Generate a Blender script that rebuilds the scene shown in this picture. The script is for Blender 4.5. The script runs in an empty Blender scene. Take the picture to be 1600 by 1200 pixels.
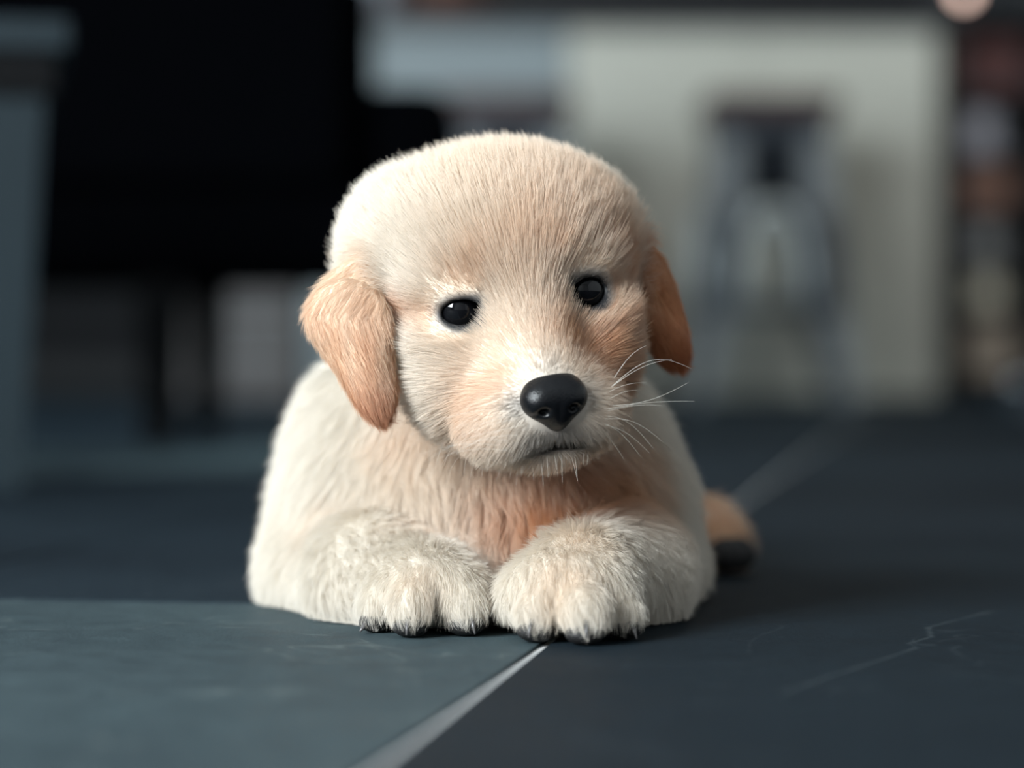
import bpy, bmesh, math, random
import numpy as np
from mathutils import Vector, Matrix
from mathutils.kdtree import KDTree

random.seed(7)
RNG = np.random.default_rng(11)
SC = bpy.context.scene
COL = SC.collection
R = math.radians

# ------------------------------------------------------------------ camera
FPX, HOR, CAMH = 4000.0, 562.0, 0.10          # focal length in pixels, horizon row, lens height
cam_d = bpy.data.cameras.new('camera')
cam_d.sensor_width = 36.0
cam_d.lens = FPX / 1600.0 * 36.0
cam_d.shift_y = -(600.0 - HOR) / 1600.0
cam_d.clip_start = 0.02
cam_d.dof.use_dof = True
cam_d.dof.focus_distance = 0.928
cam_d.dof.aperture_fstop = 3.9
cam = bpy.data.objects.new('camera', cam_d)
cam.location = (0, 0, CAMH)
cam.rotation_euler = (R(90), 0, 0)
COL.objects.link(cam)
SC.camera = cam

# ------------------------------------------------------------------ light
world = bpy.data.worlds.new('world')
SC.world = world
world.use_nodes = True
wb = world.node_tree.nodes['Background']
wb.inputs[0].default_value = (0.62, 0.78, 1.0, 1)
wb.inputs[1].default_value = 0.5


def area(name, loc, aim, sx, sy, power, col):
    d = bpy.data.lights.new(name, 'AREA')
    d.shape = 'RECTANGLE'
    d.size, d.size_y = sx, sy
    d.energy = power
    d.color = col
    o = bpy.data.objects.new(name, d)
    o.location = loc
    o.rotation_euler = (Vector(aim) - Vector(loc)).to_track_quat('-Z', 'Y').to_euler()
    COL.objects.link(o)
    return o


area('window_daylight', (-2.32, -1.25, 1.55), (-0.6, -0.15, 1.0), 1.8, 1.5, 206, (0.90, 0.97, 1.0))
area('added_far_daylight', (-2.32, 3.3, 1.12), (0, 4.6, 0.8), 1.6, 1.95, 66, (0.80, 0.95, 1.0))  # added daylight from the left to brighten the island panels
area('added_kitchen_fill', (0.9, 4.9, 2.38), (0.9, 5.0, 0), 0.9, 0.3, 5, (1.0, 0.93, 0.80))  # added light with no fixture, brightens the kitchen end

SC.view_settings.view_transform = 'Standard'
SC.view_settings.look = 'None'
SC.view_settings.gamma = 1.0
SC.view_settings.use_curve_mapping = False
SC.view_settings.exposure = 1.0
SC.cycles.use_denoising = True
SC.cycles.max_bounces = 8
SC.cycles.diffuse_bounces = 5
SC.cycles.transparent_max_bounces = 12


# ------------------------------------------------------------------ helpers
def srgb(r, g, b):
    def f(c):
        c /= 255.0
        return c / 12.92 if c <= 0.04045 else ((c + 0.055) / 1.055) ** 2.4
    return np.array((f(r), f(g), f(b)))


def material(name, col, rough=0.6, metal=0.0, noise=0.0, scale=8.0, bump=0.0, bscale=60.0, spec=0.5, emit=None, emit_s=0.0):
    m = bpy.data.materials.new(name)
    m.use_nodes = True
    nt = m.node_tree
    b = nt.nodes['Principled BSDF']
    b.inputs['Base Color'].default_value = (*col, 1)
    b.inputs['Roughness'].default_value = rough
    b.inputs['Metallic'].default_value = metal
    b.inputs['Specular IOR Level'].default_value = spec
    tc = nt.nodes.new('ShaderNodeTexCoord')
    if noise > 0:
        n = nt.nodes.new('ShaderNodeTexNoise')
        n.inputs['Scale'].default_value = scale
        n.inputs['Detail'].default_value = 6
        nt.links.new(tc.outputs['Object'], n.inputs['Vector'])
        r = nt.nodes.new('ShaderNodeMixRGB')
        r.inputs[1].default_value = (*[c * (1 - noise) for c in col], 1)
        r.inputs[2].default_value = (*[min(1, c * (1 + noise)) for c in col], 1)
        nt.links.new(n.outputs['Fac'], r.inputs[0])
        nt.links.new(r.outputs[0], b.inputs['Base Color'])
    if bump > 0:
        n2 = nt.nodes.new('ShaderNodeTexNoise')
        n2.inputs['Scale'].default_value = bscale
        n2.inputs['Detail'].default_value = 8
        nt.links.new(tc.outputs['Object'], n2.inputs['Vector'])
        bp = nt.nodes.new('ShaderNodeBump')
        bp.inputs['Strength'].default_value = bump
        bp.inputs['Distance'].default_value = 0.002
        nt.links.new(n2.outputs['Fac'], bp.inputs['Height'])
        nt.links.new(bp.outputs[0], b.inputs['Normal'])
    if emit is not None:
        b.inputs['Emission Color'].default_value = (*emit, 1)
        b.inputs['Emission Strength'].default_value = emit_s
    return m


def link(name, me, mat=None, parent=None, smooth=False):
    o = bpy.data.objects.new(name, me)
    COL.objects.link(o)
    if mat is not None and not me.materials:
        me.materials.append(mat)
    if parent is not None:
        o.parent = parent
    if smooth:
        for p in me.polygons:
            p.use_smooth = True
    return o


def mesh_from(name, verts, faces):
    me = bpy.data.meshes.new(name)
    me.from_pydata([tuple(map(float, v)) for v in verts], [], [tuple(f) for f in faces])
    me.update()
    return me


def bm_mesh(name, bm):
    me = bpy.data.meshes.new(name)
    bm.to_mesh(me)
    bm.free()
    return me


def bm_box(bm, x0, x1, y0, y1, z0, z1, bevel=0.0, seg=2):
    r = bmesh.ops.create_cube(bm, size=1.0)
    for v in r['verts']:
        v.co = Vector((x0 + (v.co.x + .5) * (x1 - x0), y0 + (v.co.y + .5) * (y1 - y0), z0 + (v.co.z + .5) * (z1 - z0)))
    if bevel > 0:
        ed = {e for v in r['verts'] for e in v.link_edges}
        bmesh.ops.bevel(bm, geom=list(ed), offset=bevel, segments=seg, affect='EDGES', profile=0.5)


def box(name, x0, x1, y0, y1, z0, z1, mat, parent=None, bevel=0.0, seg=2):
    bm = bmesh.new()
    bm_box(bm, x0, x1, y0, y1, z0, z1, bevel, seg)
    return link(name, bm_mesh(name, bm), mat, parent)


def lathe(name, prof, mat, parent=None, n=40, loc=(0, 0, 0)):
    vs, fs = [], []
    for (r, z) in prof:
        for k in range(n):
            a = 2 * math.pi * k / n
            vs.append((loc[0] + r * math.cos(a), loc[1] + r * math.sin(a), loc[2] + z))
    for i in range(len(prof) - 1):
        for k in range(n):
            k2 = (k + 1) % n
            fs.append((i * n + k, i * n + k2, (i + 1) * n + k2, (i + 1) * n + k))
    return link(name, mesh_from(name, vs, fs), mat, parent, True)


def tube_mesh(name, pts, rad, n=12, cap=True):
    pts = [Vector(p) for p in pts]
    if not hasattr(rad, '__len__'):
        rad = [rad] * len(pts)
    vs, fs = [], []
    up = Vector((0, 0, 1))
    for i, p in enumerate(pts):
        t = (pts[min(i + 1, len(pts) - 1)] - pts[max(i - 1, 0)]).normalized()
        a = t.cross(up if abs(t.z) < .95 else Vector((1, 0, 0))).normalized()
        b = a.cross(t)
        for k in range(n):
            w = 2 * math.pi * k / n
            vs.append(p + (a * math.cos(w) + b * math.sin(w)) * rad[i])
    for i in range(len(pts) - 1):
        for k in range(n):
            k2 = (k + 1) % n
            fs.append((i * n + k, i * n + k2, (i + 1) * n + k2, (i + 1) * n + k))
    if cap:
        fs.append(tuple(range(n))[::-1])
        fs.append(tuple((len(pts) - 1) * n + k for k in range(n)))
    return mesh_from(name, vs, fs)


def thing(name, label, cat, loc=(0, 0, 0), group=None):
    o = bpy.data.objects.new(name, None)
    o.empty_display_size = 0.05
    o.location = loc
    COL.objects.link(o)
    o['label'] = label
    o['category'] = cat
    if group:
        o['group'] = group
    return o


def tag(o, label, cat, group=None):
    o['label'] = label
    o['category'] = cat
    if group:
        o['group'] = group
    return o


def structure(o):
    o['kind'] = 'structure'
    return o


def copy_tree(o, label=None, loc=None):
    r = o.copy()
    COL.objects.link(r)
    if label:
        r['label'] = label
    if loc is not None:
        r.location = loc
    for ch in list(o.children):
        c = ch.copy()
        COL.objects.link(c)
        c.parent = r
        for g in list(ch.children):
            d = g.copy()
            COL.objects.link(d)
            d.parent = c
    return r


# ------------------------------------------------------------------ the room
RX0, RX1, RY0, RY1, RZ1 = -2.25, 2.6, -2.8, 8.2, 2.45
m_wall_dark = material('charcoal_paint', (0.009, 0.010, 0.013), 0.8, noise=0.12, bump=0.15)
m_wall = material('grey_paint', (0.32, 0.32, 0.32), 0.85, noise=0.08, bump=0.15)
m_ceil = material('ceiling_paint', (0.45, 0.45, 0.45), 0.9, noise=0.04)
m_frame = material('window_frame_paint', (0.05, 0.055, 0.06), 0.5, noise=0.1)
m_skirt = material('skirting_paint', (0.012, 0.013, 0.016), 0.6, noise=0.1)

structure(box('wall_back', RX0, RX1, RY1, RY1 + .1, 0, RZ1, m_wall_dark))
structure(box('wall_right', RX1, RX1 + .1, RY0 - .1, RY1 + .1, 0, RZ1, m_wall))
structure(box('wall_front', RX0, RX1, RY0 - .1, RY0, 0, RZ1, m_wall))
structure(box('ceiling', RX0 - .1, RX1 + .1, RY0 - .1, RY1 + .1, RZ1, RZ1 + .1, m_ceil))
structure(box('baseboard_back', RX0, RX1, RY1 - .015, RY1, 0, .09, m_skirt, bevel=.004))
structure(box('baseboard_right', RX1 - .015, RX1, RY0, RY1 - .015, 0, .09, m_skirt, bevel=.004))

# left wall with a window opening, and a second one added to light the island
wins = [(-2.2, -0.3, 0.78, 2.30), (2.45, 4.15, 0.08, 2.15)]
bm = bmesh.new()
ys = RY0 - .1
for (a, b, z0, z1) in wins:
    bm_box(bm, RX0 - .1, RX0, ys, a, 0, RZ1)
    bm_box(bm, RX0 - .1, RX0, a, b, 0, z0)
    bm_box(bm, RX0 - .1, RX0, a, b, z1, RZ1)
    ys = b
bm_box(bm, RX0 - .1, RX0, ys, RY1 + .1, 0, RZ1)
structure(link('wall_left', bm_mesh('wall_left', bm), m_wall))

m_glass = bpy.data.materials.new('window_glass')
m_glass.use_nodes = True
nt = m_glass.node_tree
nt.nodes.clear()
out = nt.nodes.new('ShaderNodeOutputMaterial')
mx = nt.nodes.new('ShaderNodeMixShader')
tr = nt.nodes.new('ShaderNodeBsdfTransparent')
gl = nt.nodes.new('ShaderNodeBsdfGlossy')
gl.inputs['Roughness'].default_value = 0.02
mx.inputs[0].default_value = 0.06
nt.links.new(tr.outputs[0], mx.inputs[1])
nt.links.new(gl.outputs[0], mx.inputs[2])
nt.links.new(mx.outputs[0], out.inputs[0])
for i, (a, b, z0, z1) in enumerate(wins):
    bm = bmesh.new()
    x0, x1 = RX0 - .045, RX0 - .005
    w = .05
    bm_box(bm, x0, x1, a, b, z0, z0 + w)
    bm_box(bm, x0, x1, a, b, z1 - w, z1)
    bm_box(bm, x0, x1, a, a + w, z0 + w, z1 - w)
    bm_box(bm, x0, x1, b - w, b, z0 + w, z1 - w)
    bm_box(bm, x0, x1, (a + b) / 2 - .02, (a + b) / 2 + .02, z0 + w, z1 - w)
    fr = structure(link('window_%d' % (i + 1), bm_mesh('window_frame', bm), m_frame))  # the second frame fills the added opening
    for (ya, yb) in ((a + w, (a + b) / 2 - .02), ((a + b) / 2 + .02, b - w)):
        box('pane', RX0 - .028, RX0 - .024, ya, yb, z0 + w, z1 - w, m_glass, fr)

# ---- floor: grout bed with slate tiles as parts
m_tile = bpy.data.materials.new('slate_tile')
m_tile.use_nodes = True
nt = m_tile.node_tree
b = nt.nodes['Principled BSDF']
geo = nt.nodes.new('ShaderNodeNewGeometry')
oi = nt.nodes.new('ShaderNodeObjectInfo')


def noise_node(nt, vec, scale, detail=6, rough=0.55, dist=0.0):
    n = nt.nodes.new('ShaderNodeTexNoise')
    n.inputs['Scale'].default_value = scale
    n.inputs['Detail'].default_value = detail
    n.inputs['Roughness'].default_value = rough
    n.inputs['Distortion'].default_value = dist
    nt.links.new(vec, n.inputs['Vector'])
    return n


def math_node(nt, op, a, b=None, clamp=False):
    n = nt.nodes.new('ShaderNodeMath')
    n.operation = op
    n.use_clamp = clamp
    for i, v in enumerate((a, b)):
        if v is None:
            continue
        if isinstance(v, (int, float)):
            n.inputs[i].default_value = v
        else:
            nt.links.new(v, n.inputs[i])
    return n.outputs[0]


pos = geo.outputs['Position']
nA = noise_node(nt, pos, 3.5, 5)
nB = noise_node(nt, pos, 60, 8, 0.65)
nC = noise_node(nt, pos, 900, 6, 0.7)
nV = noise_node(nt, pos, 5.0, 4, 0.6, 0.6)
ramp = nt.nodes.new('ShaderNodeValToRGB')
ramp.color_ramp.elements[0].position = 0.25
ramp.color_ramp.elements[0].color = (0.0060, 0.0090, 0.0135, 1)
ramp.color_ramp.elements[1].position = 0.8
ramp.color_ramp.elements[1].color = (0.022, 0.033, 0.044, 1)
f = math_node(nt, 'ADD', math_node(nt, 'MULTIPLY', nA.outputs['Fac'], 0.55), math_node(nt, 'MULTIPLY', nB.outputs['Fac'], 0.45))
f = math_node(nt, 'ADD', f, math_node(nt, 'MULTIPLY', math_node(nt, 'SUBTRACT', nC.outputs['Fac'], 0.5), 0.8))
f = math_node(nt, 'ADD', f, math_node(nt, 'MULTIPLY', math_node(nt, 'SUBTRACT', oi.outputs['Random'], 0.5), 0.22))
nt.links.new(f, ramp.inputs[0])
# faint pale mineral veins
v = math_node(nt, 'ABSOLUTE', math_node(nt, 'SUBTRACT', nV.outputs['Fac'], 0.5))
v = math_node(nt, 'SUBTRACT', 1.0, math_node(nt, 'MULTIPLY', v, 160.0), True)
v = math_node(nt, 'MULTIPLY', v, math_node(nt, 'MULTIPLY', math_node(nt, 'SUBTRACT', nB.outputs['Fac'], 0.42), 1.0, True))
mixv = nt.nodes.new('ShaderNodeMixRGB')
mixv.inputs[2].default_value = (0.10, 0.115, 0.13, 1)
nt.links.new(v, mixv.inputs[0])
nt.links.new(ramp.outputs[0], mixv.inputs[1])
# one pale hairline scratch in the slate to the right of the paws
def vmath(op, a, b_=None, scale=None):
    n = nt.nodes.new('ShaderNodeVectorMath')
    n.operation = op
    for i_, v_ in enumerate((a, b_)):
        if v_ is None:
            continue
        if isinstance(v_, (tuple, list)):
            n.inputs[i_].default_value = v_
        else:
            nt.links.new(v_, n.inputs[i_])
    if scale is not None:
        nt.links.new(scale, n.inputs['Scale'])
    return n


crack = [(.1907, 1.0178), (.1555, .957), (.1513, .9238), (.1400, .9029), (.1404, .8889), (.1239, .8547), (.1014, .8114), (.0817, .7692)]
dmin = None
for (xa, ya), (xb, yb) in zip(crack[:-1], crack[1:]):
    ba = (xb - xa, yb - ya, 0)
    l2 = ba[0] ** 2 + ba[1] ** 2
    pa = vmath('SUBTRACT', pos, (xa, ya, 0)).outputs[0]
    tt = math_node(nt, 'MULTIPLY', vmath('DOT_PRODUCT', pa, ba).outputs['Value'], 1 / l2, True)
    q_ = vmath('SCALE', ba, None, tt).outputs[0]
    dd = vmath('LENGTH', vmath('SUBTRACT', pa, q_).outputs[0]).outputs['Value']
    dmin = dd if dmin is None else math_node(nt, 'MINIMUM', dmin, dd)
dmin = math_node(nt, 'ADD', dmin, math_node(nt, 'MULTIPLY', math_node(nt, 'SUBTRACT', nB.outputs['Fac'], .5), .006))
cm = math_node(nt, 'SUBTRACT', 1.0, math_node(nt, 'MULTIPLY', math_node(nt, 'ABSOLUTE', dmin), 600.0), True)
mixc = nt.nodes.new('ShaderNodeMixRGB')
mixc.inputs[2].default_value = (0.11, 0.13, 0.145, 1)
nt.links.new(math_node(nt, 'MULTIPLY', cm, .30), mixc.inputs[0])
nt.links.new(mixv.outputs[0], mixc.inputs[1])
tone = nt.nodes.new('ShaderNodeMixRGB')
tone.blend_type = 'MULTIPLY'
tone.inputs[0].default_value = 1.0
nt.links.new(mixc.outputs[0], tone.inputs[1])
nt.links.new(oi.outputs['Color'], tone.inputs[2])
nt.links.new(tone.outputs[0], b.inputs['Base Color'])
rr = math_node(nt, 'ADD', 0.42, math_node(nt, 'MULTIPLY', nB.outputs['Fac'], 0.25))
nt.links.new(rr, b.inputs['Roughness'])
b.inputs['Specular IOR Level'].default_value = 0.03
bp = nt.nodes.new('ShaderNodeBump')
bp.inputs['Strength'].default_value = 0.9
bp.inputs['Distance'].default_value = 0.0009
hh = math_node(nt, 'ADD', math_node(nt, 'MULTIPLY', nB.outputs['Fac'], 1.2), math_node(nt, 'MULTIPLY', nC.outputs['Fac'], 0.6))
nt.links.new(hh, bp.inputs['Height'])
nt.links.new(bp.outputs[0], b.inputs['Normal'])

m_grout = material('pale_grout', (0.60, 0.61, 0.61), 0.9, noise=0.15, scale=80, bump=0.4, bscale=400)

TU = np.array((0.1644, 0.9864))      # along the long grout lines
TV = np.array((0.9864, -0.1644))     # across them
TW, TL, GAP, TT = 0.320, 0.85, 0.0034, 0.010
floor_o = structure(box('floor', RX0, RX1, RY0, RY1, -0.06, -0.0012, m_grout))


def clip_poly(poly):
    for (ax, val, sg) in ((0, RX0 + .002, 1), (0, RX1 - .002, -1), (1, RY0 + .002, 1), (1, RY1 - .002, -1)):
        res = []
        for i in range(len(poly)):
            p, q = poly[i], poly[(i + 1) % len(poly)]
            dp, dq = sg * (p[ax] - val), sg * (q[ax] - val)
            if dp >= 0:
                res.append(p)
            if (dp >= 0) != (dq >= 0):
                t = dp / (dp - dq)
                res.append(p + t * (q - p))
        poly = res
        if len(poly) < 3:
            return []
    return poly


def tile_mesh(poly, ctr):
    """bevelled flat tile: a bottom outline, a top outline and a worn arris between them"""
    n = len(poly)
    P = [np.array(p) - ctr for p in poly]
    c = sum(P) / n
    vs = [(p[0], p[1], -TT) for p in P] + [(p[0], p[1], -.0010) for p in P]
    for p in P:
        d = (c - p) / np.linalg.norm(c - p)
        vs.append((p[0] + d[0] * .0012, p[1] + d[1] * .0012, 0.0))
    fs = [tuple(range(n))[::-1], tuple(range(2 * n, 3 * n))]
    for k in range(2):
        for i in range(n):
            j = (i + 1) % n
            fs.append((k * n + i, k * n + j, (k + 1) * n + j, (k + 1) * n + i))
    return mesh_from('tile', vs, fs)


shared = None
v_l0 = -0.1369
for ci in range(-11, 13):
    va, vb = v_l0 + ci * TW + GAP / 2, v_l0 + (ci + 1) * TW - GAP / 2
    off = 1.38 if ci % 2 == 0 else 1.87
    for rj in range(-7, 11):
        ua, ub = off + rj * TL + GAP / 2, off + (rj + 1) * TL - GAP / 2
        quad = [ua * TU + va * TV, ub * TU + va * TV, ub * TU + vb * TV, ua * TU + vb * TV][::-1]
        cp = clip_poly(quad)
        if not cp:
            continue
        full = len(cp) == 4 and all(np.allclose(a, b_) for a, b_ in zip(cp, quad))
        ctr = sum(quad) / 4 if full else sum(cp) / len(cp)
        if full:
            if shared is None:
                shared = tile_mesh(quad, ctr)
            me = shared
        else:
            me = tile_mesh(cp, ctr)
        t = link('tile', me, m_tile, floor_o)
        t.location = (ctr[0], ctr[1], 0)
        # natural slate: tiles lighter or darker, bar two painted as a light patch
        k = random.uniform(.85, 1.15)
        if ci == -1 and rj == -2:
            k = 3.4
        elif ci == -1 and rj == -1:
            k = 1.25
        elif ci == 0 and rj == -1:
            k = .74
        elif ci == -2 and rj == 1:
            k = 4.0  # soft window light on the far floor, painted into this tile's tone
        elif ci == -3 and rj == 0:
            k = 3.0  # same painted light patch, carried on in the neighbouring tile
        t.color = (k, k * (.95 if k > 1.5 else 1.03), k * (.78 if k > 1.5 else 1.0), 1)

# ------------------------------------------------------------------ kitchen island behind
m_panel_w = material('warm_grey_panel', (0.47, 0.46, 0.405), 0.55, noise=0.05, scale=3)
m_panel_b = material('blue_grey_panel', (0.21, 0.245, 0.26), 0.5, noise=0.06, scale=3)
m_black = material('black_worktop', (0.012, 0.013, 0.016), 0.35, noise=0.2, scale=30)
IY = 6.3
isl = thing('kitchen_island', 'pale grey panelled kitchen island behind the stools', 'kitchen island', (0.15, IY + .35, 0))


def rel(o, root):
    """parent o to root, keeping world placement for geometry given in world coordinates"""
    o.parent = root
    o.location = (-root.location.x, -root.location.y, -root.location.z)
    return o


def pbox(name, root, *a, **k):
    return rel(box(name, *a, **k), root)


pbox('carcass', isl, -0.80, 1.035, IY + .02, IY + .68, .02, .913, m_panel_b, bevel=.002)
xs = [-0.80, -0.335, 0.137, 0.60, 1.045]
for i in range(4):
    pbox('panel', isl, xs[i] + .0015, xs[i + 1] - .0015, IY, IY + .02, .012, .911, m_panel_b if i < 2 else m_panel_w, bevel=.002)
pbox('end_panel', isl, 1.036, 1.055, IY + .021, IY + .68, .012, .911, m_panel_w, bevel=.002)
wt = box('worktop', -.83, 1.075, IY - .03, IY + .72, .914, .958, m_black, bevel=.004)
tag(wt, 'long black worktop lying across the pale kitchen island', 'worktop')

# counter stools
m_wood = material('dark_red_wood', (0.044, 0.015, 0.011), 0.55, noise=0.35, scale=14, bump=0.2)
m_gun = material('gunmetal', (0.17, 0.18, 0.19), 0.5, metal=0.4, noise=0.15, scale=20)
m_brace = material('pale_zinc', (0.42, 0.44, 0.44), 0.5, metal=0.3, noise=0.1)
m_gund = material('dark_gunmetal', (0.045, 0.05, 0.06), 0.5, metal=0.6, noise=0.15, scale=20)


def make_stool(label, x, y):
    st = thing('counter_stool', label, 'stool', (x, y, 0), 'metal stools along the kitchen island')
    bm = bmesh.new()
    bm_box(bm, -.152, .152, -.152, .152, .655, .700, .012, 3)
    link('seat', bm_mesh('seat', bm), m_wood, st)
    # pressed metal collar under the seat
    vs = []
    for (h, z) in ((.045, .462), (.130, .605), (.134, .655)):
        vs += [(-h, -h, z), (h, -h, z), (h, h, z), (-h, h, z)]
    fs = [(3, 2, 1, 0), (8, 9, 10, 11)]
    for k in range(2):
        for i in range(4):
            j = (i + 1) % 4
            fs.append((k * 4 + i, k * 4 + j, k * 4 + 4 + j, k * 4 + 4 + i))
    link('seat_frame', mesh_from('seat_frame', vs, fs), m_gund, st)
    for sx in (-1, 1):
        for sy in (-1, 1):
            # folded sheet leg: an L that splays and narrows downwards
            a0, a1 = .128, .185
            vs, fs = [], []
            for t, w in ((0, .060), (.28, .075), (.5, .088), (.72, .060), (1, .030)):
                a = a0 + (a1 - a0) * (t ** 1.25)
                z = .60 * (1 - t)
                th = .005
                for (px, py) in ((a, a), (a - w, a), (a - w, a - th), (a - th, a - th), (a - th, a - w), (a, a - w)):
                    vs.append((sx * px, sy * py, z))
            for k in range(4):
                for i in range(6):
                    j = (i + 1) % 6
                    fs.append((k * 6 + i, k * 6 + j, k * 6 + 6 + j, k * 6 + 6 + i))
            fs.append(tuple(range(6)))
            fs.append(tuple(range(24, 30))[::-1])
            lg = link('leg', mesh_from('leg', vs, fs), m_gun, st)
            vs = []
            for (a, z) in ((.1655, .20), (.1425, .43)):
                for (px, py) in ((a, a), (a - .085, a), (a - .085, a - .012), (a - .012, a - .012), (a - .012, a - .085), (a, a - .085)):
                    vs.append((sx * (px + .002), sy * (py + .002), z))
            fs = [(i, (i + 1) % 6, 6 + (i + 1) % 6, 6 + i) for i in range(6)] + [tuple(range(6)), tuple(range(6, 12))[::-1]]
            link('sleeve', mesh_from('sleeve', vs, fs), m_gund, lg)
            fm = bmesh.new()
            bm_box(fm, sx * .185 - .018 if sx > 0 else -.187, .187 if sx > 0 else -.167, sy * .185 - .018 if sy > 0 else -.187,
                   .187 if sy > 0 else -.167, 0, .014, .003)
            link('rubber_foot', bm_mesh('rubber_foot', fm), m_gund, lg)
    # arched braces: one bow per side, plus foot rails
    for k in range(4):
        M = Matrix.Rotation(k * math.pi / 2, 4, 'Z')
        pts = [M @ Vector((-.078 * math.cos(math.pi * i / 14), -.155, .20 + .24 * math.sin(math.pi * i / 14) ** .6)) for i in range(15)]
        link('arched_brace', tube_mesh('arched_brace', pts, .014), m_brace, st, True)
        rail = tube_mesh('foot_rail', [M @ Vector((-.163, -.158, .215)), M @ Vector((.163, -.158, .215))], .012)
        link('foot_rail', rail, m_gund, st, True)
    return st


make_stool('metal counter stool with dark red wooden seat, in plain view right of the puppy', 0.588, 5.88)
make_stool('metal counter stool mostly hidden behind the head of the puppy', -0.012, 5.86)

# things on the worktop
m_copper = material('copper', (0.55, 0.24, 0.17), 0.35, metal=1.0, noise=0.1)
m_can = material('grey_ceramic', (0.26, 0.28, 0.32), 0.4, noise=0.08)
pan = thing('copper_pot', 'copper cooking pot standing on the black worktop', 'pot', (-0.15, 6.42, .9585))
lathe('pot_body', [(0, 0), (.10, 0), (.115, .012), (.118, .13), (.122, .134), (.114, .134), (.110, .02), (0, .012)], m_copper, pan)
link('handle', tube_mesh('handle', [(.115, 0, .11), (.19, 0, .125), (.28, 0, .13)], [.010, .009, .011]), m_black, pan, True)
can = thing('canister', 'grey ceramic canister with lid left of the copper pot', 'canister', (-0.345, 6.44, .9585))
lathe('jar_body', [(0, 0), (.045, 0), (.052, .008), (.052, .15), (.046, .158), (0, .158)], m_can, can)
lathe('lid', [(0, .159), (.048, .159), (.048, .172), (.012, .178), (.012, .190), (0, .194)], m_black, can)

# pendant lamp whose bulb shows as a soft disc
m_bulb = material('warm_bulb', (0.9, 0.8, 0.7), 0.3, emit=(1.0, 0.66, 0.54), emit_s=2.0)
lamp = thing('pendant_lamp', 'small hanging lamp with a bare warm bulb, at the top', 'lamp', (1.095, 6.2, RZ1 - .001))
DZ = .994 - RZ1
lathe('bulb', [(0, DZ - .018), (.010, DZ - .015), (.0165, DZ - .004), (.0165, DZ + .005), (.010, DZ + .02), (.008, DZ + .03)], m_bulb, lamp, 20)
lathe('socket', [(.009, DZ + .025), (.016, DZ + .03), (.016, DZ + .085), (.004, DZ + .095), (0, DZ + .095)], m_gund, lamp, 20)
link('cord', tube_mesh('cord', [(0, 0, DZ + .09), (0, 0, -.02)], .003, 8), m_gund, lamp)
lathe('ceiling_cap', [(0, -.03), (.02, -.03), (.045, -.005), (.045, 0), (0, 0)], m_gund, lamp, 24)

# open shelf at the right
m_shelf = material('black_shelf_steel', (0.014, 0.016, 0.02), 0.5, noise=0.2)
SX0, SX1, SY0, SY1 = 1.10, 1.62, 6.42, 6.80
shf = thing('open_shelf', 'tall black open shelf unit at the right end of the island', 'shelf', ((SX0 + SX1) / 2, (SY0 + SY1) / 2, 0))
for px in (SX0, SX1 - .025):
    for py in (SY0, SY1 - .025):
        pbox('post', shf, px, px + .025, py, py + .025, 0, 1.75, m_shelf, bevel=.002)
levels = [.06, .225, .345, .485, .615, .775, .98, 1.30, 1.70]
for z in levels:
    pbox('board', shf, SX0 + .0255, SX1 - .0255, SY0 + .002, SY1 - .002, z - .018, z, m_shelf, bevel=.002)
pbox('back_panel', shf, SX0, SX1, SY1 + .0005, SY1 + .010, 0, 1.75, m_shelf)


def jar(label, cat, x, z, r, h, col, lidcol, y=6.50, name='storage_jar'):
    j = thing(name, label, cat, (x, y, z + .0005), 'jars and pots on the open shelf')
    lathe('jar_body', [(0, 0), (r * .86, 0), (r, h * .1), (r, h * .75), (r * .82, h * .88), (0, h * .88)],
          material('jar_glaze', col, 0.35, noise=0.12), j, 28)
    lathe('lid', [(r * .84, h * .885), (r * .86, h * .93), (r * .25, h * .95), (r * .22, h), (0, h)], material('jar_lid', lidcol, 0.5, noise=.1), j, 28)


def crate(label, cat, x0, x1, z, h, col, name):
    c = thing(name, label, cat, ((x0 + x1) / 2, 6.53, z + .0005), 'boxes on the open shelf')
    m = material('box_card', col, 0.8, noise=0.2, scale=12)
    w = (x1 - x0) / 2
    for (a, b_, c_, d) in ((-w, w, -.09, -.083), (-w, w, .083, .09), (-w, -w + .007, -.083, .083), (w - .007, w, -.083, .083)):
        box('side_panel', a, b_, c_, d, 0, h, m, c, bevel=.001)
    box('base_panel', -w + .0072, w - .0072, -.0828, .0828, 0, .006, m, c)
    box('grip', -.025, .025, -.096, -.0902, h * .6, h * .72, m_gund, c, bevel=.002)


jar('round lilac grey jar on the upper shelf beside the island', 'jar', 1.19, .615, .048, .12, (.42, .41, .46), (.3, .3, .32))
crate('reddish tan storage box under the lilac grey jar', 'box', 1.140, 1.255, .485, .095, (.24, .125, .09), 'storage_box')
jar('squat slate grey pot below the reddish tan box', 'pot', 1.20, .345, .052, .105, (.26, .26, .26), (.2, .2, .2), name='lidded_pot')
jar('pale straw coloured jar on the second lowest shelf', 'jar', 1.205, .225, .050, .10, (.66, .60, .48), (.5, .46, .36))
crate('straw and brown storage box on the lowest shelf', 'box', 1.15, 1.26, .06, .13, (.36, .29, .23), 'storage_box')
crate('dark red storage box on the shelf at lamp height', 'box', 1.13, 1.29, .775, .13, (.07, .022, .02), 'storage_box')
bt = thing('wine_bottle', 'tall black glass bottle beside the slate grey pot', 'bottle', (1.147, 6.46, .3455))
lathe('bottle_body', [(0, 0), (.012, 0), (.0135, .01), (.0135, .07), (.006, .095), (.006, .115), (0, .115)], m_black, bt, 24)
lathe('foil', [(.0064, .098), (.0068, .122), (0, .122)], m_black, bt, 20)

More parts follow.
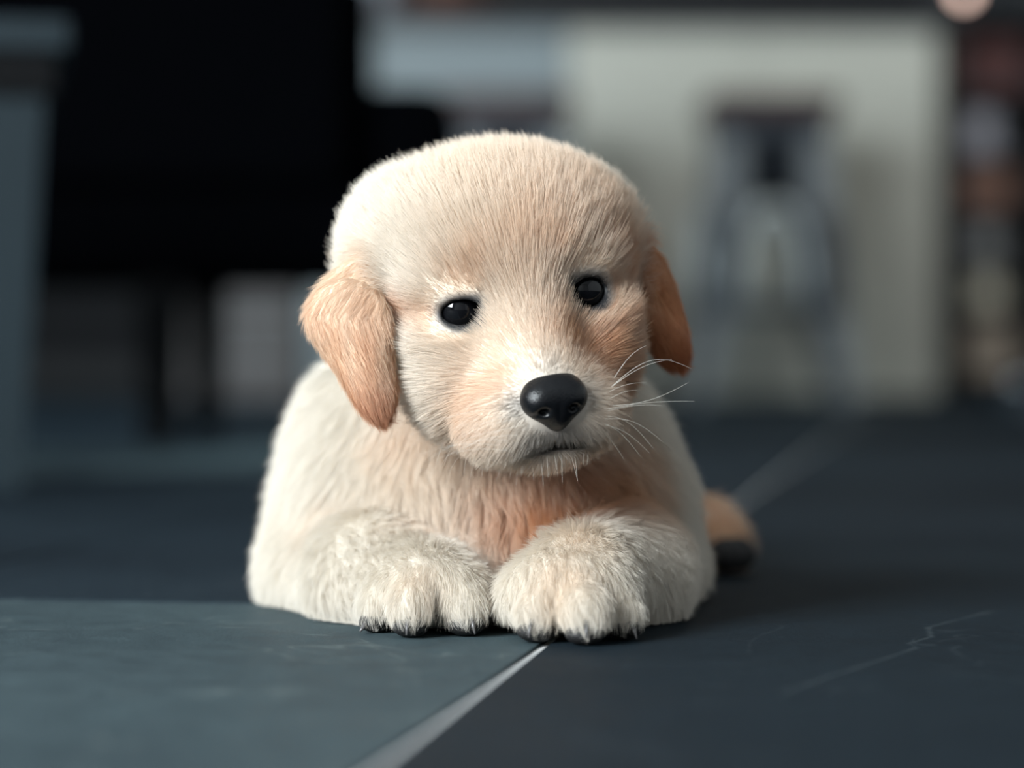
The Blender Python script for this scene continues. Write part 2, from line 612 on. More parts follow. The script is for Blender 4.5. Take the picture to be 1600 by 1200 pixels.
# steel bowl on the floor at the far right
m_steel = material('steel', (0.62, 0.66, 0.70), 0.12, metal=1.0)
bw = lathe('pet_bowl', [(0, .002), (.085, 0), (.09, .004), (.072, .05), (.078, .054), (.074, .056), (.068, .05), (.06, .012), (0, .010)], m_steel, None, 40)
bw.location = (1.06, 5.2, 0.0005)
tag(bw, 'shiny steel pet bowl on the floor at the right edge', 'bowl')

# ------------------------------------------------------------------ dark armchair behind left
m_uph = material('black_upholstery', (0.0010, 0.0012, 0.0018), 0.95, noise=0.3, scale=40, bump=0.3, bscale=300, spec=0.01)
m_leg = material('black_wood', (0.003, 0.0034, 0.0042), 0.6, noise=0.3, spec=0.12)
AX0, AX1, AY0, AY1 = -0.66, -0.075, 2.95, 3.55
ac = thing('armchair', 'black upholstered armchair on short legs, seen from its side', 'armchair', ((AX0 + AX1) / 2, (AY0 + AY1) / 2, 0))
pbox('seat_base', ac, AX0, AX1, AY0 + .02, AY1 - .02, .195, .30, m_uph, bevel=.02, seg=3)
pbox('seat_cushion', ac, AX0 + .44, AX1 + .01, AY0 + .07, AY1 - .07, .301, .425, m_uph, bevel=.04, seg=4)
pbox('armrest', ac, AX0 + .02, AX1 - .115, AY0, AY0 + .065, .301, .62, m_uph, bevel=.02, seg=3)
pbox('armrest', ac, AX0 + .02, AX1 - .115, AY1 - .065, AY1, .301, .62, m_uph, bevel=.02, seg=3)
pbox('backrest', ac, AX0, AX0 + .43, AY0 + .067, AY1 - .067, .301, .98, m_uph, bevel=.06, seg=4)
for lx in (-.415, -.125):
    for ly in (AY0 + .05, AY1 - .09):
        vs = []
        for (h, z) in ((.018, 0), (.026, .1945)):
            vs += [(lx - h, ly - h + .02, z), (lx + h, ly - h + .02, z), (lx + h, ly + h + .02, z), (lx - h, ly + h + .02, z)]
        fs = [(3, 2, 1, 0), (4, 5, 6, 7)] + [(i, (i + 1) % 4, 4 + (i + 1) % 4, 4 + i) for i in range(4)]
        rel(link('leg', mesh_from('leg', vs, fs), m_leg), ac)

# low wooden chest behind the armchair
m_chest = material('grey_brown_wood', (0.055, 0.048, 0.047), 0.7, noise=0.25, scale=10, bump=.2)
ch = thing('storage_chest', 'grey brown wooden chest on the floor behind the armchair', 'chest', (-0.60, 5.4, 0))
for i in range(3):
    box('plank', -.16, .16, -.12, -.105, .02 + i * .085, .10 + i * .085, m_chest, ch, bevel=.003)
for sx in (-1, 1):
    box('side_panel', min(sx * .145, sx * .16), max(sx * .145, sx * .16), -.1045, .12, .0, .272, m_chest, ch, bevel=.002)
box('lid', -.17, .17, -.13, .13, .2755, .297, m_chest, ch, bevel=.004)
box('base_panel', -.144, .144, -.104, .12, .02, .034, m_chest, ch)

# ------------------------------------------------------------------ low dark table at the left edge
m_tab = material('blue_black_lacquer', (0.016, 0.0265, 0.033), 0.42, noise=0.12, scale=6, spec=0.3)
tb = thing('low_table', 'low dark table with tapered legs at the left edge', 'table', (-.343, 1.985, 0))
tb.rotation_euler = (0, 0, R(12))
box('tabletop', -.78, 0, 0, .62, .340, .364, m_tab, tb, bevel=.003)
box('apron', -.76, -.012, .004, .60, .307, .3395, m_leg, tb)
for (lx, sx) in ((-.019, -1), (-.752, 1)):
    for (ly, sy) in ((.012, 1), (.60, -1)):
        vs = []
        for (w, ins, z) in ((.042, .017, 0), (.062, 0, .3065)):
            xa, xb = lx + sx * ins, lx + sx * (ins + w)
            ya, yb = ly + sy * ins * .4, ly + sy * (ins * .4 + w)
            xa, xb, ya, yb = min(xa, xb), max(xa, xb), min(ya, yb), max(ya, yb)
            vs += [(xa, ya, z), (xb, ya, z), (xb, yb, z), (xa, yb, z)]
        fs = [(3, 2, 1, 0), (4, 5, 6, 7)] + [(i, (i + 1) % 4, 4 + (i + 1) % 4, 4 + i) for i in range(4)]
        link('leg', mesh_from('leg', vs, fs), m_tab, tb)


# ================================================================== THE PUPPY
def P(px, py, Y):
    return np.array(((px - 800.0) * Y / FPX, Y, CAMH - (py - HOR) * Y / FPX))


# head frame: x to the puppy's left (viewer's right), f out through the nose, u up; millimetres from between the eyes
yaw, pitch, roll = R(14), R(8), R(9)
Fv = np.array((math.sin(yaw), -math.cos(yaw), 0.0))
Rv = np.array((math.cos(yaw), math.sin(yaw), 0.0))
Uv = np.array((0, 0, 1.0))
F1 = Fv * math.cos(pitch) - Uv * math.sin(pitch)
U1 = Uv * math.cos(pitch) + Fv * math.sin(pitch)
R2 = Rv * math.cos(roll) + U1 * math.sin(roll)
U2 = U1 * math.cos(roll) - Rv * math.sin(roll)
HM = np.stack((R2, F1, U2), 1)          # columns: local axes in world
HO = P(818, 473, 0.932)


def H(x, f, u):
    return HO + HM @ (np.array((x, f, u)) * .001)


def rot_from(axis_z, hint=(0, -1, 0)):
    z = np.array(axis_z, float)
    z /= np.linalg.norm(z)
    y = np.array(hint, float)
    y -= z * (y @ z)
    y /= np.linalg.norm(y)
    x = np.cross(y, z)
    return np.stack((x, y, z), 1)


def rotx(a): return np.array(((1, 0, 0), (0, math.cos(a), -math.sin(a)), (0, math.sin(a), math.cos(a))))
def roty(a): return np.array(((math.cos(a), 0, math.sin(a)), (0, 1, 0), (-math.sin(a), 0, math.cos(a))))
def rotz(a): return np.array(((math.cos(a), -math.sin(a), 0), (math.sin(a), math.cos(a), 0), (0, 0, 1)))


I3 = np.eye(3)


class Ell:
    def __init__(s, c, r, rot=I3):
        s.c, s.r, s.M = np.array(c, float), np.array(r, float) * .001, rot

    def box(s): m = s.r.max(); return s.c - m, s.c + m

    def __call__(s, p):
        q = (p - s.c) @ s.M
        k0 = np.sqrt(((q / s.r) ** 2).sum(-1))
        k1 = np.sqrt(((q / s.r ** 2) ** 2).sum(-1)) + 1e-9
        return k0 * (k0 - 1.0) / k1


class Cap:
    def __init__(s, a, b, ra, rb):
        s.a, s.b, s.ra, s.rb = np.array(a, float), np.array(b, float), ra * .001, rb * .001

    def box(s):
        m = max(s.ra, s.rb)
        return np.minimum(s.a, s.b) - m, np.maximum(s.a, s.b) + m

    def __call__(s, p):
        ba = s.b - s.a
        t = np.clip(((p - s.a) @ ba) / (ba @ ba), 0, 1)
        d = p - s.a - t[..., None] * ba
        return np.sqrt((d * d).sum(-1)) - (s.ra + (s.rb - s.ra) * t)


def smin(a, b, k):
    h = np.maximum(k - np.abs(a - b), 0.0) / k
    return np.minimum(a, b) - h * h * k * .25


def smax(a, b, k):
    return -smin(-a, -b, k)


# --- primitives by region: (shape, blend in mm)
EYE = [H(-22.8, -7.0, 0), H(24, -7.0, 0)]
EYE_W = [(7.3, 4.7), (7.7, 5.7)]       # half width and height of each opening, mm
EYE_R = 8.3
head = [
    (Ell(H(0, -44, 12), (53.5, 45, 40), HM), 1),
    (Ell(H(0, -26, 13), (38, 29, 32), HM), 12),
    (Ell(P(622, 372, .970), (9, 18, 14), HM), 20),
    (Ell(P(922, 356, .996), (8, 16, 13), HM), 18),
    (Ell(H(-23, -22, -21), (19.5, 28, 27), HM), 14),
    (Ell(H(25, -22, -21), (20, 28, 27), HM), 14),
    (Ell(H(0, -20, -32), (31, 36, 26), HM), 14),
    (Cap(H(0, -10, 8), H(0, 18, -25), 15, 11), 14),
    (Ell(H(0, 10, -35), (21, 20, 15), HM), 12),
    (Ell(H(-14, 13, -42), (17, 14.5, 13), HM), 12),
    (Ell(H(13, 13, -42), (16, 14.5, 13), HM), 12),
    (Ell(H(0, 9, -53), (15, 14, 7), HM), 3),
    (Ell(H(-22, -9, 10), (14, 9, 7), HM), 9),
    (Ell(H(22, -9, 10), (14, 9, 7), HM), 9),
    (Ell(H(-24, -8, -9), (14, 9, 6), HM), 8),
    (Ell(H(25, -8, -9), (14, 9, 6), HM), 8),
]


def leaf(pts, thick, depth_rot=I3):
    """ear flap: overlapping flat ellipsoids along a centre line (point, half-width, half-length)"""
    return [(Ell(c, (w, thick, l), M), 9) for (c, w, l, M) in pts]


def frame2(axis, normal):
    z = np.array(axis, float); z /= np.linalg.norm(z)
    y = np.array(normal, float); y -= z * (z @ y); y /= np.linalg.norm(y)
    return np.stack((np.cross(y, z), y, z), 1)


YL, YR = 0.938, 0.980
earL = leaf([
    (P(586, 414, YL + .012), 7, 13, frame2(P(545, 470, 1) - P(595, 395, 1), (-.35, -1, .1))),
    (P(553, 447, YL + .003), 8.5, 18, frame2(P(490, 490, 1) - P(590, 400, 1), (-.30, -1, .1))),
    (P(548, 500, YL - .001), 14.5, 13, frame2(P(555, 560, 1) - P(540, 450, 1), (-.30, -1, .0))),
    (P(560, 545, YL), 10.5, 17, frame2(P(580, 610, 1) - P(548, 500, 1), (-.25, -1, .0))),
    (P(578, 592, YL + .001), 6.0, 13, frame2(P(590, 640, 1) - P(568, 560, 1), (-.25, -1, .0))),
    (P(585, 616, YL + .001), 3.0, 7, frame2(P(592, 650, 1) - P(580, 605, 1), (-.25, -1, .0))),
], 3.2)
earR = leaf([
    (P(988, 402, YR - .006), 6.5, 13, frame2(P(1010, 435, 1) - P(978, 380, 1), (.75, -1, .1))),
    (P(1010, 436, YR), 9.0, 15, frame2(P(1030, 490, 1) - P(1000, 395, 1), (.75, -1, .1))),
    (P(1026, 480, YR + .001), 7.5, 14, frame2(P(1042, 530, 1) - P(1016, 440, 1), (.75, -1, .0))),
    (P(1040, 518, YR + .001), 5.0, 11, frame2(P(1054, 560, 1) - P(1030, 485, 1), (.75, -1, .0))),
    (P(1050, 540, YR + .001), 3.0, 7, frame2(P(1060, 570, 1) - P(1042, 520, 1), (.75, -1, .0))),
], 3.2)
ears = earL + earR
torso = [
    (Ell(P(752, 800, 1.060), (65, 74, 60)), 1),
    (Ell(P(725, 720, 1.18), (63, 110, 60)), 30),
    (Ell(P(583, 765, 1.075), (31, 58, 54)), 25),
    (Ell(P(920, 800, 1.055), (32, 52, 48)), 25),
    (Cap(P(765, 600, 1.03), P(765, 720, 1.06), 42, 54), 25),
    (Ell(P(800, 780, 1.010), (40, 30, 40)), 22),
    (Ell(P(568, 845, 1.21), (32, 60, 46)), 20),
    (Ell(P(940, 840, 1.20), (30, 56, 40)), 20),
]
legs = [
    (Cap(P(548, 815, 1.075), P(522, 890, 1.05), 29, 25), 20),
    (Cap(P(522, 892, 1.05), P(588, 905, .992), 25, 22), 14),
    (Cap(P(588, 905, .992), P(660, 928, .952), 21.5, 17.5), 12),
    (Cap(P(970, 815, 1.065), P(1003, 880, 1.07), 29, 20), 20),
    (Cap(P(1003, 882, 1.065), P(965, 903, .985), 21, 22), 14),
    (Cap(P(965, 903, .985), P(908, 902, .940), 22, 17), 12),
    # tail resting on the floor behind
    (Cap((-.01, 1.275, .055), (.0, 1.325, .022), 14, 11), 14),
    (Cap((.0, 1.325, .020), (.035, 1.355, .012), 11, 7), 10),
    # hind foot showing beyond the elbow
    (Cap(P(990, 815, 1.22), P(1098, 838, 1.215), 18, 13), 14),
    (Cap(P(1092, 832, 1.215), P(1130, 850, 1.20), 12, 9.5), 10),
]
# paws: (toe x, toe bottom row, half-width mm, half-height mm)
toesL = [(606, 991, 7.6, 8.6), (645, 998, 8.4, 9.4), (713, 996, 8.8, 9.6), (747, 986, 7.2, 8.6)]
toesR = [(803, 988, 7.6, 8.8), (851, 1006, 8.8, 9.8), (912, 1010, 9.0, 9.8), (959, 1002, 7.8, 8.8)]
paws = [
    (Ell(P(678, 930, .945), (21, 20, 14.0)), 9),
    (Ell(P(886, 930, .928), (24, 22, 17.0)), 9),
]
TOES = []
for tl, wr in ((toesL, P(668, 905, .965)), (toesR, P(896, 900, .950))):
    for (tx, ty, w, h) in tl:
        Yf = CAMH * FPX / (ty - HOR)
        c = np.array(((tx - 800) * Yf / FPX, Yf + .013, h * .001 + .002))
        d = c - wr
        d[2] = -.012
        M = frame2(d, (0, 0, 1))
        TOES.append((c, d / np.linalg.norm(d), w, h))
        paws.append((Ell(c, (w, h, 14.5), M), 3.2))
        paws.append((Cap(c - d / np.linalg.norm(d) * .010 + np.array((0, 0, .003)), wr * .55 + c * .45 + np.array((0, 0, .002)), h * .8, h * .85), 3.0))

GROUPS = {'head': head, 'ears': ears, 'torso': torso, 'legs': legs, 'paws': paws}


def eval_group(prims, p):
    d = None
    for (s, k) in prims:
        e = s(p)
        d = e if d is None else smin(d, e, k * .001)
    return d


def full_sdf_grid(lo, hi, vox):
    n = np.ceil((hi - lo) / vox).astype(int) + 1
    ax = [lo[i] + vox * np.arange(n[i]) for i in range(3)]
    BIG = .03
    fields = {}
    for g, prims in GROUPS.items():
        Fg = np.full(n, BIG, np.float32)
        for (s, k) in prims:
            a, b_ = s.box()
            i0 = np.clip(np.floor((a - BIG - lo) / vox).astype(int), 0, n - 1)
            i1 = np.clip(np.ceil((b_ + BIG - lo) / vox).astype(int) + 1, 1, n)
            if (i1 <= i0).any():
                continue
            sl = tuple(slice(i0[i], i1[i]) for i in range(3))
            gx, gy, gz = np.meshgrid(*[ax[i][sl[i]].astype(np.float32) for i in range(3)], indexing='ij')
            e = s(np.stack((gx, gy, gz), -1)).astype(np.float32)
            Fg[sl] = smin(Fg[sl], np.minimum(e, BIG), np.float32(k * .001))
        fields[g] = Fg
    D = smin(fields['torso'], fields['legs'], np.float32(.010))
    D = smin(D, fields['paws'], np.float32(.006))
    D = smin(D, fields['head'], np.float32(.010))
    D = smin(D, fields['ears'], np.float32(.005))
    gx, gy, gz = np.meshgrid(*[a.astype(np.float32) for a in ax], indexing='ij')
    p = np.stack((gx, gy, gz), -1)
    del gx, gy, gz
    # eye openings (almond cut), mouth slit, nose seat
    for e, (ew_, eh_) in zip(EYE, EYE_W):
        m = Ell(e + HM @ np.array((0, .006, 0)), (ew_, 9, eh_), HM)
        sl = tuple(slice(max(0, int((e[i] - .02 - lo[i]) / vox)), int((e[i] + .02 - lo[i]) / vox)) for i in range(3))
        D[sl] = smax(D[sl], -m(p[sl]).astype(np.float32), np.float32(.0015))
    for x in np.linspace(-13, 13, 9):
        m = Ell(H(x, 26 - abs(x) * .45 - x * x * .02, -49 - abs(x) * .15), (3, 6, 1.3), HM)
        c = m.c
        sl = tuple(slice(max(0, int((c[i] - .012 - lo[i]) / vox)), int((c[i] + .012 - lo[i]) / vox)) for i in range(3))
        D[sl] = smax(D[sl], -m(p[sl]).astype(np.float32), np.float32(.001))
    D = smax(D, (np.float32(.0012) - p[..., 2]), np.float32(.004))
    return D, n


def surface_nets(D, lo, vox):
    n = np.array(D.shape)
    S = D < 0
    cs = tuple(n - 1)
    cnt = np.zeros(cs, np.int8)
    for dx in (0, 1):
        for dy in (0, 1):
            for dz in (0, 1):
                cnt += S[dx:dx + cs[0], dy:dy + cs[1], dz:dz + cs[2]]
    act = (cnt > 0) & (cnt < 8)
    ci = np.argwhere(act)
    idx = np.full(cs, -1, np.int64)
    idx[act] = np.arange(len(ci))
    acc = np.zeros((len(ci), 3))
    num = np.zeros(len(ci))
    corners = [(a, b_, c) for a in (0, 1) for b_ in (0, 1) for c in (0, 1)]
    for i, a in enumerate(corners):
        for b_ in corners[i + 1:]:
            if sum(abs(a[k] - b_[k]) for k in range(3)) != 1:
                continue
            da = D[ci[:, 0] + a[0], ci[:, 1] + a[1], ci[:, 2] + a[2]].astype(float)
            db = D[ci[:, 0] + b_[0], ci[:, 1] + b_[1], ci[:, 2] + b_[2]].astype(float)
            m = (da < 0) != (db < 0)
            t = np.where(m, da / np.where(m, da - db, 1), 0)
            pt = np.array(a) + t[:, None] * (np.array(b_) - np.array(a))
            acc[m] += pt[m]
            num[m] += 1
    V = lo + vox * (ci + acc / num[:, None])
    quads = []
    for ax in range(3):
        o1, o2 = (ax + 1) % 3, (ax + 2) % 3
        s0 = [slice(None)] * 3; s1 = [slice(None)] * 3
        s0[ax] = slice(0, -1); s1[ax] = slice(1, None)
        ch_ = S[tuple(s0)] != S[tuple(s1)]
        e = np.argwhere(ch_)
        e = e[(e[:, o1] > 0) & (e[:, o2] > 0) & (e[:, o1] < n[o1] - 1) & (e[:, o2] < n[o2] - 1)]
        q = []
        for (a, b_) in ((1, 1), (0, 1), (0, 0), (1, 0)):
            c = e.copy()
            c[:, o1] -= a
            c[:, o2] -= b_
            q.append(idx[c[:, 0], c[:, 1], c[:, 2]])
        q = np.stack(q, 1)
        inside = S[e[:, 0], e[:, 1], e[:, 2]]
        q[~inside] = q[~inside][:, ::-1]
        quads.append(q)
    return V, np.concatenate(quads)


VOX = 0.0014
lo = np.array((-.145, .850, -.004))
hi = np.array((.145, 1.385, .190))
D, nn = full_sdf_grid(lo, hi, VOX)
V, Q = surface_nets(D, lo, VOX)
GR = np.stack(np.gradient(D, VOX), -1)


def trilin(A, p):
    q = (p - lo) / VOX
    i = np.clip(np.floor(q).astype(int), 0, np.array(A.shape[:3]) - 2)
    f_ = np.clip(q - i, 0, 1)
    r = 0
    for a in (0, 1):
        for b_ in (0, 1):
            for c in (0, 1):
                w = (f_[:, 0] if a else 1 - f_[:, 0]) * (f_[:, 1] if b_ else 1 - f_[:, 1]) * (f_[:, 2] if c else 1 - f_[:, 2])
                x = A[i[:, 0] + a, i[:, 1] + b_, i[:, 2] + c]
                r = r + (x * (w[:, None] if x.ndim > 1 else w))
    return r


def normal_at(p):
    g = trilin(GR, p)
    return g / (np.linalg.norm(g, axis=1)[:, None] + 1e-9)


def local(p):
    return (p - HO) @ HM * 1000.0


# ---- coat colour from where on the animal a hair grows
CREAM = srgb(239, 232, 221)
WARM = srgb(238, 219, 198)
TAN = srgb(226, 182, 142)
GINGER = srgb(212, 142, 82)
RUST = srgb(182, 102, 52)
GREY = srgb(92, 92, 94)
BLACKISH = srgb(22, 22, 24)


def gauss(d2, s):
    return np.exp(-d2 / (2 * s * s))


def wob(p, f, seed):
    r = np.random.default_rng(seed)
    o = 0
    for _ in range(4):
        k = r.normal(size=3) * f
        o = o + np.sin(p @ k + r.uniform(0, 6.28))
    return o / 4


blobs_world = [   # (point, sigma mm, colour, strength): ginger bib and so on
    (P(850, 790, .985), 17, GINGER, .78), (P(800, 770, .985), 12, GINGER, .45), (P(950, 785, 1.0), 14, TAN, .8), (P(980, 745, 1.0), 15, TAN, .6),
    (P(900, 800, .98), 13, GINGER, .45), (P(820, 850, .99), 10, TAN, .6),
    (P(700, 730, 1.0), 18, WARM, .6), (P(620, 650, .99), 14, TAN, .3),
    (P(560, 830, 1.02), 11, TAN, .40), (P(660, 840, .98), 8, TAN, .35),
    (P(910, 830, .93), 9, WARM, .6), (P(880, 920, .91), 9, WARM, .7),
    (P(1120, 835, 1.2), 24, TAN, .6), (P(1080, 770, 1.2), 28, TAN, .7), (P(1040, 700, 1.1), 20, WARM, .6),
    (P(655, 925, .93), 7, WARM, .5), (P(622, 560, .965), 9, GINGER, .6), (P(612, 590, .955), 6, GINGER, .7), (P(608, 520, .955), 6, GINGER, .6), (P(628, 605, .958), 6, GINGER, .7), (P(640, 640, .955), 6, GINGER, .6), (P(656, 672, .955), 6, TAN, .6), (P(640, 660, .97), 8, TAN, .4),
]
blobs_head = [
    ((0, -8, 40), 20, WARM, .55), ((3, -4, 20), 8, TAN, .5), ((2, 2, 8), 8, TAN, .3),
    ((12, 0, 16), 6, TAN, .5), ((-11, 2, 14), 5, TAN, .35),
    ((-13, 18, -24), 4.0, GINGER, .6), ((-22, 12, -35), 9, TAN, .5), ((-12, 12, -14), 6, WARM, .6), ((-28, 8, -28), 12, TAN, .35), ((-24, 2, -14), 9, WARM, .6),
    ((13, 14, -12), 9, TAN, .65), ((26, 4, -22), 11, GINGER, .55), ((34, -6, -18), 10, GINGER, .45), ((30, 0, -38), 12, TAN, .6),
    ((34, -16, 22), 18, TAN, .4), ((38, -14, 2), 8, GINGER, .6), ((-38, -12, 0), 5, GINGER, .65), ((-33, -6, -1), 4, GINGER, .5),
    ((-21, 0, 9), 7, TAN, .5), ((-31, -3, -6), 5, WARM, .6), ((13, 20, -38), 7, CREAM, .6), ((-10, 20, -45), 9, CREAM, .55), ((-36, -8, -26), 13, CREAM, .6),
    ((0, -2, -62), 18, GINGER, .6), ((14, -6, -58), 14, GINGER, .6),
]


CLEFT = P(682, 950, .925)


def coat(p, ear_w):
    L = local(p)
    n_ = len(p)
    c = np.tile(CREAM, (n_, 1))

    def blend(c, col, w):
        w = np.clip(w, 0, 1)[:, None]
        return c * (1 - w) + col * w
    jit = 1 + .35 * wob(p, 220, 3) + .25 * wob(p, 700, 4)
    for (b_, s, col, st) in blobs_world:
        c = blend(c, col, st * jit * gauss(((p - b_) ** 2).sum(1), s * .001))
    hw = np.clip(1 - np.maximum(0, np.linalg.norm(L - np.array((0, -20, -5)), axis=1) - 62) / 12, 0, 1)
    c = blend(c, WARM, hw * .45 * np.clip((L[:, 0] + 58) / 40, .5, 1))
    c = blend(c, TAN, hw * .07 * np.clip((L[:, 0] + 30) / 40, 0, 1))
    for (b_, s, col, st) in blobs_head:
        c = blend(c, col, hw * st * jit * gauss(((L - np.array(b_)) ** 2).sum(1), s))
    # dark tone in the open cleft between the middle toes of one paw
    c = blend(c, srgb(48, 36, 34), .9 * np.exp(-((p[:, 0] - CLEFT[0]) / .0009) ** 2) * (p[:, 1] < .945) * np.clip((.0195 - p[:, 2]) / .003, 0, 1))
    # ears
    e = TAN * .55 + WARM * .45
    ec = np.tile(e, (n_, 1))
    streak = .5 + .5 * wob(p * np.array((1.6, 1, .7)), 230, 9)
    ec = blend(ec, GINGER, streak * .42)
    ec = blend(ec, WARM, np.clip(-wob(p * np.array((1.4, 1, .6)), 190, 12), 0, 1) * .85)
    right = p[:, 0] > .02
    ec[right] = blend(ec[right], GINGER, .55 + .25 * streak[right])
    tipL = gauss(((p - P(590, 640, YL)) ** 2).sum(1), .009)
    tipR = gauss(((p - P(1065, 560, YR)) ** 2).sum(1), .011)
    ec = blend(ec, RUST, .7 * tipL + .8 * tipR)
    topL = gauss(((p - P(565, 405, YL)) ** 2).sum(1), .019)
    ec = blend(ec, WARM, .8 * topL)
    c = blend(c, ec, ear_w)
    # dark hair round the eyes, at the lips and under the nose
    for k, ey in enumerate(EYE):
        de = L - local(ey[None])[0]
        rim = np.sqrt((de[:, 0] / (EYE_W[k][0] + .6)) ** 2 + (de[:, 2] / (EYE_W[k][1] + .9)) ** 2)
        c = blend(c, GREY, .8 * np.clip((1.5 - rim) / .4, 0, 1) * (np.abs(de[:, 1]) < 14))
        inner = gauss(((de - np.array(((9, 6, 4) if k == 0 else (-9, 6, 4)))) ** 2).sum(1), 4.0)
        c = blend(c, GREY, .9 * inner)
        c = blend(c, WARM, .6 * np.clip((2.4 - rim) / .7, 0, 1) * (rim > 1.5) * (np.abs(de[:, 1]) < 14))
    for (q, s, st) in (((0, 29, -45), 6.0, .75), ((-8, 26, -46), 5, .6), ((8, 26, -46), 5, .5), ((-12, 28, -32), 4.0, .7), ((0, 28, -22), 4, .4), ((12, 27, -31), 4, .4)):
        c = blend(c, GREY, st * gauss(((L - np.array(q)) ** 2).sum(1), s))
    mouth = np.exp(-((L[:, 2] + 49.5 + np.abs(L[:, 0]) * .15) / 1.8) ** 2) * np.exp(-(L[:, 0] / 11) ** 4) * (L[:, 1] > 8)
    c = blend(c, BLACKISH, .9 * mouth)
    return np.clip(c, 0, 1)


# ---- body mesh
pup = thing('puppy', 'cream golden puppy lying on the slate floor with its chin above its front paws', 'dog', (0.0, 1.02, 0.0))


def pup_child(o):
    return rel(o, pup)


me = bpy.data.meshes.new('body')
me.vertices.add(len(V))
me.vertices.foreach_set('co', V.astype(np.float32).ravel())
me.loops.add(len(Q) * 4)
me.loops.foreach_set('vertex_index', Q.astype(np.int32).ravel())
me.polygons.add(len(Q))
me.polygons.foreach_set('loop_start', np.arange(0, len(Q) * 4, 4, dtype=np.int32))
me.polygons.foreach_set('use_smooth', np.ones(len(Q), bool))
me.update(calc_edges=True)
me.validate()


def ear_weight(p):
    return np.clip(.5 - (eval_group(ears, p) - eval_group(head, p) + .001) / .004, 0, 1) * (eval_group(ears, p) < .004)


vc = coat(V, ear_weight(V)) * .92
LV = local(V)
for ey, (ew_, eh_) in zip(EYE, EYE_W):
    de = LV - local(ey[None])[0]
    rim = np.sqrt((de[:, 0] / (ew_ + .6)) ** 2 + ((de[:, 2] + .3) / (eh_ + .9)) ** 2)
    w = (np.clip((1.25 - rim) / .2, 0, 1) * (np.abs(de[:, 1]) < 14))[:, None]
    vc = vc * (1 - w) + srgb(28, 29, 32) * w
mslit = np.exp(-((LV[:, 2] + 49.2 + np.abs(LV[:, 0]) * .15) / 1.6) ** 4) * np.exp(-(LV[:, 0] / 13) ** 4) * (LV[:, 1] > 8)
vc = vc * (1 - mslit[:, None]) + srgb(20, 18, 20) * mslit[:, None]
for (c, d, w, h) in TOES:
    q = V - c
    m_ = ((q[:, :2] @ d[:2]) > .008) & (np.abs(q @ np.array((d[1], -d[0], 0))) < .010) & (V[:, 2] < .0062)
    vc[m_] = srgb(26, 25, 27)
ca = me.color_attributes.new('coat', 'FLOAT_COLOR', 'POINT')
ca.data.foreach_set('color', np.concatenate((vc, np.ones((len(vc), 1))), 1).astype(np.float32).ravel())
m_skin = bpy.data.materials.new('puppy_skin')
m_skin.use_nodes = True
nt = m_skin.node_tree
at = nt.nodes.new('ShaderNodeAttribute')
at.attribute_name = 'coat'
nt.links.new(at.outputs['Color'], nt.nodes['Principled BSDF'].inputs['Base Color'])
nt.nodes['Principled BSDF'].inputs['Roughness'].default_value = .55
body = pup_child(link('body', me, m_skin))

# ---- eyes
m_eye = material('dark_eye', (0.004, 0.004, 0.005), 0.04, spec=0.45)
m_iris = material('brown_iris', (0.012, 0.010, 0.010), 0.3)


def sphere_mesh(name, c, r, M=I3, seg=48, ring=32):
    bm = bmesh.new()
    bmesh.ops.create_uvsphere(bm, u_segments=seg, v_segments=ring, radius=1.0)
    r = np.array(r) * np.ones(3) * .001
    for v in bm.verts:
        v.co = Vector(c + M @ (np.array(v.co) * r))
    for f_ in bm.faces:
        f_.smooth = True
    return bm_mesh(name, bm)


for ey in EYE:
    pup_child(link('eye', sphere_mesh('eye', ey, EYE_R, HM), m_eye))

# ---- nose: its own little field with nostrils cut in
def nose_mesh():
    vox = .0005
    c0 = H(0, 29, -32)
    lo_ = c0 - .018
    n = 74
    ax = [lo_[i] + vox * np.arange(n) for i in range(3)]
    p = np.stack(np.meshgrid(*ax, indexing='ij'), -1)
    d = Ell(H(0, 28, -30.5), (11.4, 8.5, 7.4), HM)(p)
    d = smin(d, Ell(H(-5.8, 28.5, -31.5), (6.2, 7.5, 6.4), HM)(p), .003)
    d = smin(d, Ell(H(5.8, 28.5, -31.5), (6.2, 7.5, 6.4), HM)(p), .003)
    d = smin(d, Ell(H(0, 27.0, -37.6), (4.8, 7, 6.0), HM)(p), .006)
    d = smin(d, Ell(H(0, 23, -27), (10, 8, 6.5), HM)(p), .004)
    for s in (-1, 1):
        d = smax(d, -Ell(H(s * 5.6, 37, -34.5), (2.1, 4.2, 1.6), HM)(p), .0014)
        d = smax(d, -Cap(H(s * 6.5, 36.5, -35.2), H(s * 11.5, 31, -36.6), 1.1, .8)(p), .001)
    d = smax(d, -Cap(H(0, 37.3, -33), H(0, 34.6, -44), .6, .6)(p), .0012)
    return surface_nets(d, lo_, vox)


nv, nq = nose_mesh()
nm = mesh_from('nose', nv, nq.tolist())
m_nose = material('wet_black_nose', (0.004, 0.0045, 0.0055), 0.27, bump=0.2, bscale=1400, spec=0.36)
pup_child(link('nose', nm, m_nose, None, True))

